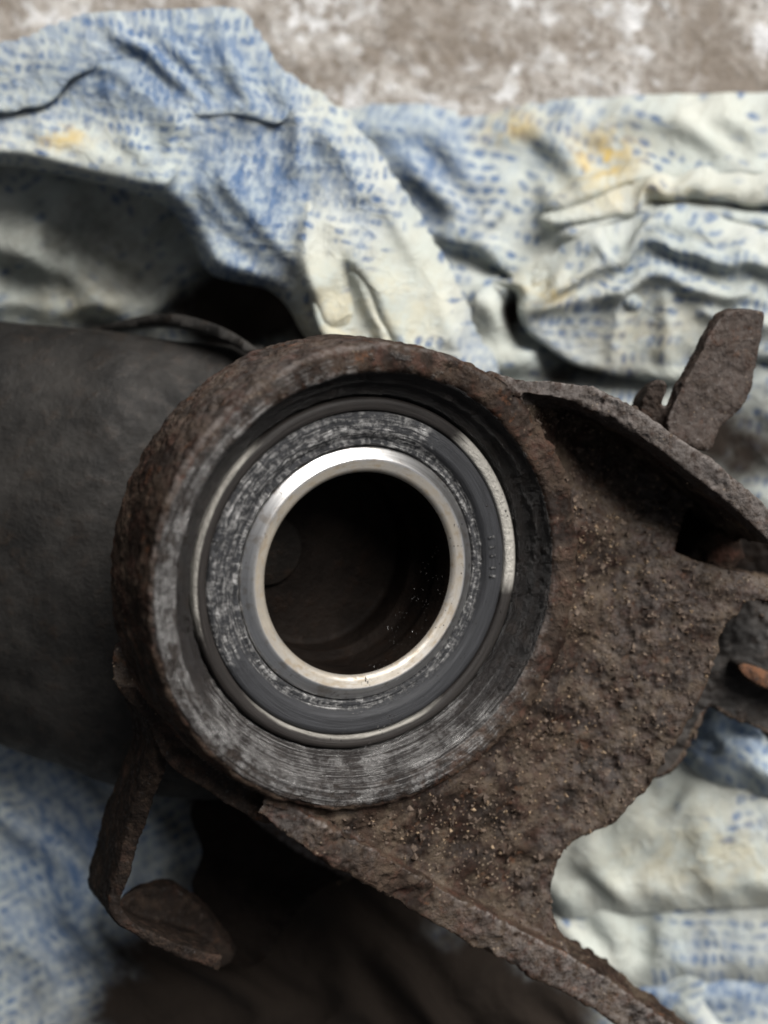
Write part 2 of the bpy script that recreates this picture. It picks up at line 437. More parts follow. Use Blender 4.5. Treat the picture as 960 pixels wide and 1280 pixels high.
# ================================================================== cloth
def ridge_field(u, v, ridges):
    z = np.zeros(np.shape(u))
    for r in ridges:
        pts, amp, wl_, wr = r[:4]; sharp = r[4] if len(r) > 4 else 0.5
        d, s, t, _, _ = seg_dist(u, v, spline(pts, 6))
        wd = np.where(s < 0, wl_, wr)
        x = d / wd
        g = sharp * np.exp(-1.25 * x) + (1 - sharp) * np.exp(-.5 * (1.3 * x) ** 2)
        fade = sstep(0, .12, t) * sstep(0, .12, 1 - t) * .75 + .25
        z = z + amp * g * fade 
    return z
def crumple(q, ang, seed, n=9, lmin=45, lmax=150):
    g = np.random.default_rng(seed); z = np.zeros(q.shape[:-1])
    for k in range(n):
        a = ang + g.normal(0, .75); lam = g.uniform(lmin, lmax)
        wp = q + lam * .35 * np.stack([noise(q, lam * 1.6, seed + 31 * k), noise(q, lam * 1.6, seed + 31 * k + 7)], -1)
        t = (wp[..., 0] * math.cos(a) + wp[..., 1] * math.sin(a)) / lam + g.random()
        tri = np.abs(t - np.floor(t) - .5) * 2
        sk = g.uniform(.25, .75); fr = t - np.floor(t); tri = np.where(fr < sk, fr / sk, (1 - fr) / (1 - sk))
        tri = tri * tri * (3 - 2 * tri) * .5 + tri * .5
        z = z + (tri - .5) * lam * .16 * sstep(-.1, .45, noise(q, lam * 1.3, seed + 57 * k + 3))
    return z
def blobs(u, v, lst):
    r = np.zeros(np.shape(u))
    for (x, y, rx, ry, a) in lst:
        r = np.maximum(r, a * np.exp(-(((u - x) / rx) ** 2 + ((v - y) / ry) ** 2)))
    return r
def relax(p, keep, pin, L, floor, iters, excess, bend, guide, seed):
    """position-based cloth: excess fabric buckles into folds between the pinned outline"""
    g = np.random.default_rng(seed); H, Wd, _ = p.shape
    p = p.copy(); vel = np.zeros_like(p); goal = p.copy(); free = keep & ~pin
    fr = free[..., None].astype(float)
    def con(a, b, rest, k, only_long=False):
        d = p[b] - p[a]; l = np.sqrt((d * d).sum(-1)) + 1e-6
        e = (l - rest) / l
        if only_long: e = np.minimum(e, 0)
        m = (keep[a] & keep[b]).astype(float) * k
        wa, wb = fr[a], fr[b]; ws = wa + wb; ws[ws == 0] = 1
        c = d * (e * m)[..., None] / ws
        p[a] += c * wa; p[b] -= c * wb
    S_ = slice; q0 = p.copy()
    def ln(a, b): return np.sqrt(((q0[b] - q0[a]) ** 2).sum(-1))
    ex, ey = excess
    nz = 1 + .5 * noise(np.stack(np.meshgrid(np.arange(Wd), np.arange(H)), -1).astype(float), 16, seed + 77, 2)
    sets = []
    for o in (0, 1):
        a = (S_(None), S_(o, Wd - 1, 2)); b = (S_(None), S_(o + 1, Wd, 2)); n = min(p[a].shape[1], p[b].shape[1])
        a = (S_(None), S_(o, o + 2 * n, 2)); b = (S_(None), S_(o + 1, o + 1 + 2 * n, 2)); sets.append((a, b, ln(a, b) * (1 + ex * nz[a]), 1.0, False))
        a = (S_(o, o + 2 * ((H - o) // 2), 2),); b = (S_(o + 1, o + 1 + 2 * ((H - o) // 2), 2),)
        a = (a[0], S_(None)); b = (b[0], S_(None)); sets.append((a, b, ln(a, b) * (1 + ey * nz[a]), 1.0, False))
    A = [((S_(0, H - 1), S_(0, Wd - 1)), (S_(1, H), S_(1, Wd))), ((S_(0, H - 1), S_(1, Wd)), (S_(1, H), S_(0, Wd - 1)))]
    for a, b in A: sets.append((a, b, ln(a, b) * (1 + (ex + ey) / 2), .12, False))
    for st, kb in ((2, bend), (4, bend * .6)):
        for a, b, e in (((S_(None), S_(0, Wd - st)), (S_(None), S_(st, Wd)), ex), ((S_(0, H - st), S_(None)), (S_(st, H), S_(None)), ey)):
            sets.append((a, b, ln(a, b) * (1 + e), kb, True))
    p[..., 2] += g.normal(0, 1.5, (H, Wd)) * free
    for it in range(iters):
        prev = p.copy(); p += vel * .92; p[..., 2] -= .25 * free
        for a, b, rest, k, ol in sets: con(a, b, rest, k, ol)
        p[..., 2] += guide * (goal[..., 2] - p[..., 2]) * free
        p[..., 2] = np.where(free, np.maximum(p[..., 2], floor), p[..., 2])
        vel = np.clip(p - prev, -4, 4) * fr
    return p
def cloth(name, poly, zbase, ridges, ink, dirt_shade, yellow, parent=None, step=7.0, roll=26, drop=60, angle=0.0,
          excess=(.045, .045), bend=.4, guide=.02, iters=130, under=45, seed=0, inkbase=.5, **kw):
    poly = spline(poly, 6, True)
    pu = [q[0] for q in poly]; pv = [q[1] for q in poly]
    xs = np.arange(min(pu) - step, max(pu) + 2 * step, step); ys = np.arange(min(pv) - step, max(pv) + 2 * step, step)
    U, V = np.meshgrid(xs, ys); ins = inside(U, V, poly)
    d, s, t, nx, ny = seg_dist(U, V, poly, True)
    near = (~ins) & (d < step * 1.05)          # ring of points pulled onto the outline
    keep = ins | near
    U = np.where(near, nx, U); V = np.where(near, ny, V); d = np.where(near, 0, d)
    q = np.stack([U, V], -1)
    wq = q + 16 * np.stack([noise(q, 110, seed + 1, 2), noise(q, 110, seed + 2, 2)], -1)
    zb = (zbase(U, V) if callable(zbase) else zbase + 0 * U)
    z = zb + .85 * ridge_field(wq[..., 0], wq[..., 1], ridges) + 8 * noise(q, 150, seed + 5)
    tt = np.clip(d / roll, 0, 1)
    rl = drop * (np.sqrt(np.maximum(0, 1 - (1 - tt) ** 2)) - 1)
    z = z + rl
    p = relax(P(U, V, z), keep, near, step, zb + rl - under, iters, excess, bend, guide, seed)
    wk = keep[..., None].astype(float); we = (np.clip(1.15 - d / 30, .12, 1) * keep)[..., None]
    for _ in range(5):                          # settle the rolled edges
        pk = np.pad(p * wk, ((1, 1), (1, 1), (0, 0))); kk = np.pad(wk, ((1, 1), (1, 1), (0, 0)))
        avg = (pk[2:, 1:-1] + pk[:-2, 1:-1] + pk[1:-1, 2:] + pk[1:-1, :-2]) / np.maximum(1, kk[2:, 1:-1] + kk[:-2, 1:-1] + kk[1:-1, 2:] + kk[1:-1, :-2])
        avg = np.where(near[..., None], p * .7 + avg * .3, avg)
        p = p + (avg - p) * we * .7
    idx = -np.ones(U.shape, int); idx[keep] = np.arange(keep.sum())
    cells = np.stack([idx[:-1, :-1], idx[:-1, 1:], idx[1:, 1:], idx[1:, :-1]], -1).reshape(-1, 4)
    ok = (cells >= 0).all(1); nn = near[keep]
    cells = cells[ok]; cells = cells[~nn[cells].all(1)][:, ::-1]
    uu, vv = U[keep], V[keep]
    me = mesh_from(name, W(p[keep]), cells)
    ca, sa = math.cos(angle), math.sin(angle)
    fx = uu * ca + vv * sa; fy = -uu * sa + vv * ca
    attr(me, 'fab', np.stack([fx, fy, 0 * fx + seed * 31.0], -1))
    attr(me, 'ink', np.clip(inkbase + blobs(uu, vv, [b for b in ink if b[4] > 0]) - blobs(uu, vv, [(b[0], b[1], b[2], b[3], -b[4]) for b in ink if b[4] < 0]), 0, 1))
    attr(me, 'dirt_shade', blobs(uu, vv, dirt_shade)); attr(me, 'yellow', blobs(uu, vv, yellow))
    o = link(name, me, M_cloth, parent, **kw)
    sb = o.modifiers.new('smooth_fabric', 'SUBSURF'); sb.levels = 1; sb.render_levels = 1
    return o

# --- spread under the part: shade painted into left hollow and stained bottom, blue lower left
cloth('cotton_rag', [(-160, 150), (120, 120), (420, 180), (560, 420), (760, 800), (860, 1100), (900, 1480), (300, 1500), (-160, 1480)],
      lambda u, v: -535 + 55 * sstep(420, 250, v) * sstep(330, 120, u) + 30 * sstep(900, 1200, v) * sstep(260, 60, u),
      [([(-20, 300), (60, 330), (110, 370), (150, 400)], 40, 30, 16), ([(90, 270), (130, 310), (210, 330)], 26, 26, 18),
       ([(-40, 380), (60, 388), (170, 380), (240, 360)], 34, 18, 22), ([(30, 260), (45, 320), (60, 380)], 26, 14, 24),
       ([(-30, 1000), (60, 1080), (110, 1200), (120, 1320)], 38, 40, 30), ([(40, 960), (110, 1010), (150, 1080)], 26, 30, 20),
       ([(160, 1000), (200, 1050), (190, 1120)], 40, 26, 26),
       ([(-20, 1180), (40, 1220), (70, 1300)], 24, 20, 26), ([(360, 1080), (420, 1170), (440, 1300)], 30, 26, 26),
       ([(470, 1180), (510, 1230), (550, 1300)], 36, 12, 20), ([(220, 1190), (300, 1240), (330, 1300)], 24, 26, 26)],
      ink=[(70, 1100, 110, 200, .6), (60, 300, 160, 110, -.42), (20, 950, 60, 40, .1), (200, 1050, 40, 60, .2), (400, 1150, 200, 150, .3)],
      dirt_shade=[(330, 1240, 230, 140, 1.4), (420, 1120, 190, 160, 1.4), (190, 1275, 110, 70, 1.3), (550, 1260, 170, 130, 1.4), (640, 1300, 140, 100, 1.4), (300, 385, 120, 62, 1.3), (420, 420, 90, 70, 1.2), (200, 345, 70, 50, .55),
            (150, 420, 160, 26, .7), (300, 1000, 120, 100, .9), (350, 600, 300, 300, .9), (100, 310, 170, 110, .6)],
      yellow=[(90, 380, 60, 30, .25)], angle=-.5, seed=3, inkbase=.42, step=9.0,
      label='stained blue and cream cotton rag with painted-in shade, spread under the rusty part, lower left', cat='rag', group='printed cotton rags under the part')

# --- upper right, crumpled
rag2 = thing('cotton_rag', W(P(760, 300, -560)), 'crumpled cream and blue rag with yellow stain, upper right', 'rag', 'printed cotton rags under the part')
cloth('back_layer', [(380, 140), (430, 134), (480, 127), (560, 131), (600, 141), (700, 119), (850, 115), (960, 110), (1130, 100), (1150, 500), (1130, 760), (700, 740), (480, 560)],
      lambda u, v: -510 + 50 * sstep(200, 420, v),
      [([(660, 268), (720, 250), (790, 226), (860, 214), (980, 200)], 56, 36, 12, .6),
       ([(690, 300), (760, 272), (820, 258), (880, 256), (930, 270), (1000, 282)], 74, 28, 14, .6),
       ([(650, 372), (700, 338), (760, 312), (820, 302), (880, 318), (930, 342), (1000, 350)], 58, 22, 12, .6),
       ([(655, 378), (720, 372), (800, 372), (900, 395), (990, 405)], 40, 24, 12, .6),
       ([(575, 372), (612, 384), (648, 416), (672, 446)], 56, 16, 24, .6),
       ([(620, 340), (640, 380), (655, 430)], -60, 22, 16, .5),
       ([(850, 125), (890, 160), (940, 200), (1000, 215)], 26, 10, 44, .7), ([(900, 105), (940, 150), (990, 175)], 24, 14, 30, .7),
       ([(500, 170), (560, 230), (600, 260), (640, 270)], 34, 34, 30), ([(560, 140), (590, 200), (650, 230)], 30, 20, 26),
       ([(545, 280), (600, 300), (650, 330)], 30, 20, 16), ([(560, 310), (610, 330), (630, 350)], -26, 14, 14),
       ([(700, 150), (720, 200), (760, 230)], 26, 22, 20), ([(780, 330), (790, 400), (785, 440)], 30, 14, 14),
       ([(680, 420), (760, 455), (840, 470)], -70, 34, 34), ([(600, 440), (640, 450), (690, 440)], 24, 14, 14)],
      ink=[(530, 190, 90, 110, .6), (700, 150, 90, 50, .25), (850, 270, 90, 30, .1), (700, 400, 60, 60, .3), (900, 150, 60, 40, -.5), (820, 225, 120, 20, -.5), (850, 330, 80, 40, .1), (630, 420, 60, 50, -.4), (700, 340, 50, 30, -.5)],  # denser print beside the upper left fold stands in for shading
      dirt_shade=[(760, 450, 100, 40, .85), (700, 470, 60, 30, .8), (640, 385, 18, 34, 1.0), (700, 400, 60, 40, .5), (940, 165, 26, 40, .5), (930, 240, 60, 18, .35), (690, 340, 30, 18, .35), (920, 560, 100, 90, .9), (740, 600, 150, 90, .9)],  # fold shadows painted dark here, along with real stains
      yellow=[(762, 185, 42, 36, 1.0), (650, 150, 40, 20, .7), (690, 350, 40, 24, .6), (800, 230, 90, 14, .5)], angle=.25, seed=21, inkbase=.36,
      roll=22, drop=70, parent=rag2)
cloth('rolled_fold', [(672, 270), (720, 248), (790, 222), (860, 209), (980, 196), (1120, 186), (1120, 262), (980, 256), (900, 250), (820, 256), (740, 276), (690, 288)],
      -435, [([(690, 262), (780, 238), (870, 222), (1000, 212)], 16, 14, 14, .4), ([(810, 225), (818, 250)], -12, 5, 5), ([(870, 214), (880, 250)], -10, 5, 5)], ink=[], dirt_shade=[(930, 250, 80, 12, .4)], yellow=[(820, 240, 120, 20, .35)], parent=rag2,
      angle=.2, seed=25, inkbase=.12, roll=12, drop=44, step=5.0, excess=(.04, .02), under=14)
cloth('bunched_fold', [(612, 350), (640, 346), (672, 322), (716, 288), (760, 270), (820, 255), (880, 253), (925, 268), (1000, 284), (1120, 296), (1120, 470), (980, 452), (900, 476), (830, 478), (770, 462), (722, 446), (690, 424), (664, 404), (648, 380), (652, 362), (634, 362)],
      lambda u, v: -415 - .25 * np.maximum(0, v - 330), [([(660, 372), (700, 334), (760, 300), (820, 286), (880, 296), (940, 318), (1010, 326)], 30, 14, 9, .7), ([(655, 380), (730, 350), (800, 330), (870, 350), (960, 372)], 30, 16, 10, .7),
       ([(720, 300), (780, 276), (860, 268), (930, 290)], 16, 10, 8, .7), ([(770, 320), (778, 380), (772, 440)], 18, 8, 12, .6), ([(830, 350), (850, 400), (846, 450)], 16, 10, 14, .6), ([(690, 380), (710, 410), (740, 440)], 16, 10, 10), ([(880, 380), (930, 400), (1000, 400)], 18, 12, 10)],
      ink=[(720, 390, 60, 60, .25), (850, 320, 100, 30, .2), (690, 345, 50, 24, -.4)], dirt_shade=[(760, 452, 100, 26, .75), (730, 410, 70, 40, .42), (860, 440, 80, 30, .45), (630, 352, 24, 10, .5)], yellow=[(690, 350, 40, 20, .6), (820, 410, 80, 40, .25)], parent=rag2,  # lower side soiled and darkened with painted shade
      angle=.15, seed=27, inkbase=.34, roll=14, drop=50, step=5.0, excess=(.035, .04), under=22)

# --- upper left, thick fold whose pale tip runs behind the hub
rag3 = thing('cotton_rag', W(P(300, 250, -560)), 'bright blue printed cream rag with folded pale tip, upper left', 'rag', 'printed cotton rags under the part')
cloth('main_fold', [(-150, 75), (0, 56), (60, 32), (110, 16), (200, 12), (285, 8), (312, 22), (346, 76), (420, 124), (470, 180), (520, 255), (568, 340), (600, 408), (626, 470), (600, 560), (480, 520),
                     (392, 428), (362, 382), (330, 358), (262, 340), (238, 292), (205, 256), (150, 236), (90, 222), (0, 206), (-150, 200)],
      lambda u, v: -395 + 60 * sstep(60, 320, v + .3 * u),
      [([(60, 60), (130, 76), (170, 108), (214, 137), (280, 138), (350, 142)], 30, 60, 10, .7),
       ([(60, 76), (130, 96), (170, 126), (214, 152), (290, 152), (350, 154)], 16, 10, 24, .6),
       ([(318, 30), (344, 80), (366, 130), (364, 190), (352, 220)], 34, 12, 16, .6),
       ([(140, 150), (170, 190), (188, 232)], 30, 14, 12), ([(226, 140), (204, 180), (192, 236)], 34, 14, 14),
       ([(20, 160), (80, 168), (150, 200), (180, 240)], 30, 20, 16), ([(-60, 190), (40, 190), (120, 214), (210, 244)], 34, 14, 16),
       ([(250, 200), (290, 236), (330, 284), (372, 330), (400, 380)], 40, 50, 13, .6),
       ([(225, 215), (270, 262), (320, 310), (360, 350)], 22, 30, 8, .7),
       ([(384, 250), (378, 300), (398, 350), (430, 410)], 44, 40, 11, .6), ([(396, 244), (420, 290), (436, 340), (470, 420)], 18, 26, 10, .6),
       ([(436, 300), (462, 336), (492, 380), (530, 450)], 46, 40, 12, .6), ([(430, 300), (446, 346), (476, 410)], -20, 14, 10, .6),
       ([(470, 200), (510, 270), (560, 350), (598, 430)], 36, 40, 16, .4), ([(380, 140), (420, 190), (450, 250)], 26, 26, 20),
       ([(240, 290), (290, 330), (350, 366)], 26, 20, 20), ([(100, 90), (200, 60), (300, 70)], 20, 34, 34)],
      ink=[(220, 80, 150, 55, .5), (60, 90, 80, 60, .15), (320, 210, 90, 80, .4), (300, 330, 60, 40, .3), (430, 210, 60, 60, .25), (120, 180, 90, 50, -.45), (30, 190, 90, 30, -.4), (410, 330, 34, 80, -1.0), (520, 350, 60, 90, -1.0), (450, 410, 80, 80, -1.0), (375, 400, 34, 34, -1.), (440, 140, 34, 40, -.5), (215, 190, 26, 40, -.3), (480, 210, 30, 40, -.5), (540, 300, 30, 50, -.8), (400, 120, 26, 26, -.5), (250, 310, 40, 16, -.3), (180, 240, 60, 12, -.4)],  # print thinned along the right edge to paint it brightly lit
      dirt_shade=[(440, 470, 120, 20, .4)], yellow=[(70, 160, 40, 14, .8), (440, 380, 120, 60, .3)], angle=.12, seed=40, inkbase=.72, excess=(.010, .014), guide=.05, roll=34, drop=120,
      parent=rag3)

ZA = lambda u, v: -395 + 60 * sstep(60, 320, v + .3 * u)
cloth('top_fold', [(-150, 78), (0, 50), (60, 28), (110, 13), (200, 9), (285, 5), (314, 20), (348, 74), (362, 112), (352, 143), (330, 150), (280, 140), (240, 146), (214, 140), (190, 128), (166, 108), (132, 84), (90, 92), (60, 120), (20, 134), (-150, 150)],
      lambda u, v: ZA(u, v) + 26, [([(20, 70), (120, 50), (230, 60), (330, 70)], 14, 30, 30), ([(150, 30), (190, 80), (230, 130)], 10, 12, 20), ([(270, 20), (290, 80), (300, 140)], 10, 10, 20)],
      ink=[(220, 80, 170, 80, .5)], dirt_shade=[], yellow=[], parent=rag3, angle=.1, seed=44, inkbase=.55, roll=9, drop=26, step=5.0, excess=(.02, .025), under=14)
cloth('turned_tip', [(384, 248), (398, 250), (412, 272), (434, 306), (450, 316), (476, 352), (500, 380), (524, 424), (560, 520), (470, 520), (420, 440), (398, 392), (382, 346), (374, 300), (376, 268)],
      lambda u, v: ZA(u, v) + 34, [([(388, 256), (392, 310), (414, 380), (440, 450)], 20, 16, 10, .6), ([(440, 312), (458, 350), (484, 410), (510, 470)], 26, 18, 7, .7), ([(412, 290), (436, 350), (466, 430)], -14, 10, 10)],
      ink=[], dirt_shade=[(404, 300, 16, 40, .22)], yellow=[(440, 420, 80, 60, .3)], parent=rag3, angle=.5, seed=47, inkbase=.0, roll=9, drop=26, step=4.5, excess=(.02, .015), under=14)

# --- lower right, folded in layers
rag4 = thing('cotton_rag', W(P(860, 1150, -560)), 'pale cream rag folded in flat layers, lower right', 'rag', 'printed cotton rags under the part')
cloth('bottom_layer', [(735, 1215), (790, 1222), (1130, 1200), (1150, 1500), (900, 1500), (790, 1350)], -545,
      [([(800, 1262), (880, 1268), (960, 1262)], 20, 10, 12)], ink=[(880, 1260, 160, 30, .6)], dirt_shade=[(700, 1200, 120, 20, .6)], yellow=[], parent=rag4, angle=.1, seed=60, inkbase=.5)
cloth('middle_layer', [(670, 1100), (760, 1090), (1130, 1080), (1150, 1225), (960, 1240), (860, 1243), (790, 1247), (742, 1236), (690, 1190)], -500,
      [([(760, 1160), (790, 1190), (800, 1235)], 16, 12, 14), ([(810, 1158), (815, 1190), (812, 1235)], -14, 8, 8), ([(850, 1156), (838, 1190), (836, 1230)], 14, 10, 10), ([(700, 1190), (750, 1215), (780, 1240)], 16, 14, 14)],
      ink=[(900, 1200, 90, 34, .35), (780, 1190, 60, 60, -.4), (780, 1150, 60, 30, -.4)], dirt_shade=[(720, 1150, 60, 20, .5), (900, 1240, 200, 10, .4), (850, 1190, 160, 50, .32)], yellow=[], parent=rag4, angle=.05, seed=66, inkbase=.28, roll=20, drop=60)
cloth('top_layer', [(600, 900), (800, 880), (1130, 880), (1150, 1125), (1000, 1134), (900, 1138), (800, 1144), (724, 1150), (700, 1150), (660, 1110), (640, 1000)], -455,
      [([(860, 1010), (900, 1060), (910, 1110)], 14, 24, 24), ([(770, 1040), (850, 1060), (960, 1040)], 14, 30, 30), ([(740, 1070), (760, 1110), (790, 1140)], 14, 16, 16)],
      ink=[(950, 1040, 60, 20, .5), (800, 1080, 120, 60, -.45), (900, 1100, 100, 50, -.3), (860, 980, 50, 30, -.3)], dirt_shade=[(850, 1050, 190, 100, .36), (740, 1100, 80, 60, .44), (690, 1120, 60, 60, .5)], yellow=[(900, 1080, 120, 60, .25)],
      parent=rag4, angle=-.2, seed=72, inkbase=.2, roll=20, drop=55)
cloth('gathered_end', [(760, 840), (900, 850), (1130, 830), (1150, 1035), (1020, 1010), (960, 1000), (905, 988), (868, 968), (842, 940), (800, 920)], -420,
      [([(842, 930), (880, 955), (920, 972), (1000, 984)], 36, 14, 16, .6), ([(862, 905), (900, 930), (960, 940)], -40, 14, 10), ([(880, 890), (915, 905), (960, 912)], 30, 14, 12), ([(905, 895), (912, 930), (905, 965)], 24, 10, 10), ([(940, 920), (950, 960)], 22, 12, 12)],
      ink=[(900, 930, 80, 60, .35)], dirt_shade=[(880, 870, 100, 20, .7)], yellow=[], parent=rag4, angle=.5, seed=80, inkbase=.55, roll=18, drop=60)

# ================================================================== rusty knuckle
knuckle = thing('steering_knuckle', W(np.array([520., 800., FLOOR + 30])), 'rusty mud-caked steering knuckle with round bearing hub lying on rags', 'car part')

def slab(poly, top, depth, step=6.0, sp=True, along=None):
    """closed solid: outline seen in the photo, top surface at height top(u, v), extruded down by depth"""
    if sp: poly = spline(poly, 5, True)
    pu = [q[0] for q in poly]; pv = [q[1] for q in poly]
    bm = bmesh.new()
    vs = [bm.verts.new((a, b, 0)) for a, b in poly]
    fc = bm.faces.new(vs)
    bmesh.ops.triangulate(bm, faces=[fc])
    # cut by grid lines so that the top can follow its height function
    for a in np.arange(min(pu), max(pu), step * 2.5):
        bmesh.ops.bisect_plane(bm, geom=bm.verts[:] + bm.edges[:] + bm.faces[:], plane_co=(a + .37, 0, 0), plane_no=(1, 0, 0))
    for b in np.arange(min(pv), max(pv), step * 2.5):
        bmesh.ops.bisect_plane(bm, geom=bm.verts[:] + bm.edges[:] + bm.faces[:], plane_co=(0, b + .37, 0), plane_no=(0, 1, 0))
    bm.verts.index_update(); bm.verts.ensure_lookup_table()
    uv = np.array([(q.co.x, q.co.y) for q in bm.verts])
    fs = [[q.index for q in f_.verts] for f_ in bm.faces]
    be = [(e.link_loops[0].vert.index, e.link_loops[0].link_loop_next.vert.index) for e in bm.edges if len(e.link_faces) == 1]
    bm.free()
    z = top(uv[:, 0], uv[:, 1]) if callable(top) else np.full(len(uv), float(top))
    t = P(uv[:, 0], uv[:, 1], z)
    dv = np.array([0, 0, -1.0]) if along is None else np.asarray(along, float)
    dd = depth(uv[:, 0], uv[:, 1]) if callable(depth) else np.full(len(uv), float(depth))
    b = t + dd[:, None] * dv
    n = len(uv)
    faces = [tuple(f_) for f_ in fs] + [tuple(i + n for i in reversed(f_)) for f_ in fs] + [(j, i, i + n, j + n) for i, j in be]
    return np.concatenate([t, b]), faces
def band(pts, wdt):
    pts = [np.array(q, float) for q in spline(pts, 6)]
    L, R = [], []
    for i, q in enumerate(pts):
        d = pts[min(i + 1, len(pts) - 1)] - pts[max(i - 1, 0)]; d /= np.linalg.norm(d) + 1e-9
        nrm = np.array([-d[1], d[0]]); wd = wdt(i / (len(pts) - 1)) if callable(wdt) else wdt
        L.append(tuple(q + nrm * wd / 2)); R.append(tuple(q - nrm * wd / 2))
    return L + R[::-1]
def along_line(pts, zs):
    """height interpolated along a polyline"""
    sp = spline(pts, 6); zz = np.interp(np.linspace(0, 1, 50), np.linspace(0, 1, len(zs)), zs)
    def fn(u, v):
        _, _, t, _, _ = seg_dist(u, v, sp); return np.interp(t, np.linspace(0, 1, 50), zz)
    return fn

# --- outlines
WEB = [(640, 492), (700, 486), (760, 496), (830, 540), (880, 590), (880, 620), (858, 640), (846, 672), (842, 690), (858, 697), (900, 708), (990, 728), (990, 752),
       (940, 750), (925, 762), (902, 790), (896, 822), (870, 880), (842, 930), (815, 975), (790, 1006), (768, 1031), (735, 1042), (708, 1058), (694, 1090), (691, 1130), (700, 1170), (720, 1200), (690, 1205), (600, 1160), (540, 1130), (470, 1085), (400, 1050), (360, 1012),
       (430, 1000), (520, 985), (600, 940), (665, 870), (700, 790), (706, 720), (700, 650), (672, 570)]
RIB_L = [(610, 478), (665, 484), (725, 493), (780, 518), (832, 552), (880, 588), (925, 622), (975, 668)]
LIP_L = [(330, 1002), (385, 1042), (460, 1082), (545, 1132), (620, 1172), (690, 1208), (752, 1244), (830, 1300), (900, 1350)]
BRK_L = [(192, 880), (204, 915), (202, 945), (184, 990), (168, 1040), (156, 1085), (144, 1125), (150, 1146), (180, 1168), (222, 1188), (275, 1204)]
def web_top(u, v):
    z = rim_h(u, v) - 20
    z = np.maximum(z, -185 + .04 * (u - 800))
    z = z - 75 * sstep(640, 545, v - .45 * (u - 700)) * sstep(650, 730, u)
    q = np.stack([u, v], -1)
    return z + 9 * noise(q, 55, 5, 3, .6) + 14 * sstep(840, 900, u) * sstep(760, 830, v) * 0
rib_top = along_line(RIB_L, [-40, -62, -72, -80, -88, -96, -104, -112])
lip_top = along_line(LIP_L, [10, -15, -55, -105, -140, -165, -185, -200, -210])
brk_top = along_line(BRK_L, [-30, -40, -55, -75, -90, -100, -108, -112, -120, -130, -150])

solids = []
# hub ring: rounded outer edge, step inside for the bearing seat
ring_prof = [(R_OPEN, -6), (R_OPEN + 4, -1), (R_OPEN + 12, 0), (R_OUT - 5, 0), (R_OUT - 1, -4), (R_OUT, -12), (R_OUT + 5, -60), (R_OUT + 8, -140), (R_OUT - 30, -175),
             (R_RACE - 4, -175), (R_RACE - 4, -70), (R_RACE + 4, -62), (R_RACE + 6, -42), (R_OPEN - 16, -36), (R_OPEN - 12, -24), (R_OPEN - 4, -22)]
solids.append(lathe(ring_prof, 160, True))
solids.append(slab(WEB, web_top, 60))
solids.append(slab(band(RIB_L, lambda t: 20 + 12 * t), rib_top, lambda u, v: 150 + 150 * sstep(800, 850, u)))  # extra depth at the right added to keep light out of the pocket
solids.append(slab(band(LIP_L, lambda t: 34 + 10 * math.sin(3.1 * t)), lip_top, 95))
solids.append(slab(band(BRK_L, lambda t: 19 + 5 * math.sin(6 * t)), brk_top, lambda u, v: 95 + 20 * sstep(960, 1100, v), along=(-.5, .02, -1)))
# bracket floor
FLR = [(146, 1144), (160, 1114), (200, 1106), (232, 1118), (262, 1146), (290, 1190), (280, 1205), (262, 1206), (200, 1184)]
solids.append(slab(FLR, lambda u, v: -195 - .7 * (u - 150), 30))
CAV = [(215, 930), (330, 975), (440, 1040), (462, 1085), (400, 1112), (358, 1160), (326, 1204), (290, 1210), (262, 1165), (240, 1110), (252, 1065), (238, 1020), (246, 985)]
solids.append(slab(CAV, -410, 40))  # black slab added so the cavity behind the bracket looks unlit
# shoulder where the bracket meets the ring
solids.append(slab([(150, 800), (190, 850), (260, 940), (350, 1010), (330, 1030), (260, 990), (205, 950), (178, 900), (140, 850)], lambda u, v: np.minimum(rim_h(u, v) - 60, -20), 90))
# upright lug and stud behind the rib
LUG = [(905, 392), (948, 388), (956, 402), (946, 462), (926, 508), (900, 536), (884, 562), (840, 545), (836, 522), (852, 486), (874, 446)]
solids.append(slab(LUG, lambda u, v: -165 - .05 * (v - 390) - .45 * (u - 900), 26, along=(-.25, -.1, -1)))
STUD = [(812, 482), (826, 474), (834, 484), (828, 510), (838, 545), (806, 530), (800, 508)]
solids.append(slab(STUD, lambda u, v: -150 - .4 * (v - 480), 70))
# deeper, right-hand arm below the neck
ARM2 = [(800, 960), (850, 850), (892, 760), (1000, 740), (1000, 940), (962, 918), (920, 900), (882, 884), (845, 960)]
solids.append(slab(ARM2, lambda u, v: -300 + .1 * (v - 800), 60))
OR = [(924, 832), (944, 833), (1000, 860), (1000, 876), (960, 860), (936, 848)]
solids.append(slab(OR, -245, 50))
# ring stiffener walls that carry the web down to the lower arm
solids.append(slab([(715, 720), (800, 700), (860, 800), (780, 980), (640, 1090), (560, 1040), (660, 930)], -225, 130))
PKT = [(800, 595), (850, 604), (900, 628), (960, 676), (1010, 720), (1010, 775), (820, 750)]
solids.append(slab(PKT, -380, 40))  # black slab added below the pocket hole to stand for its darkness

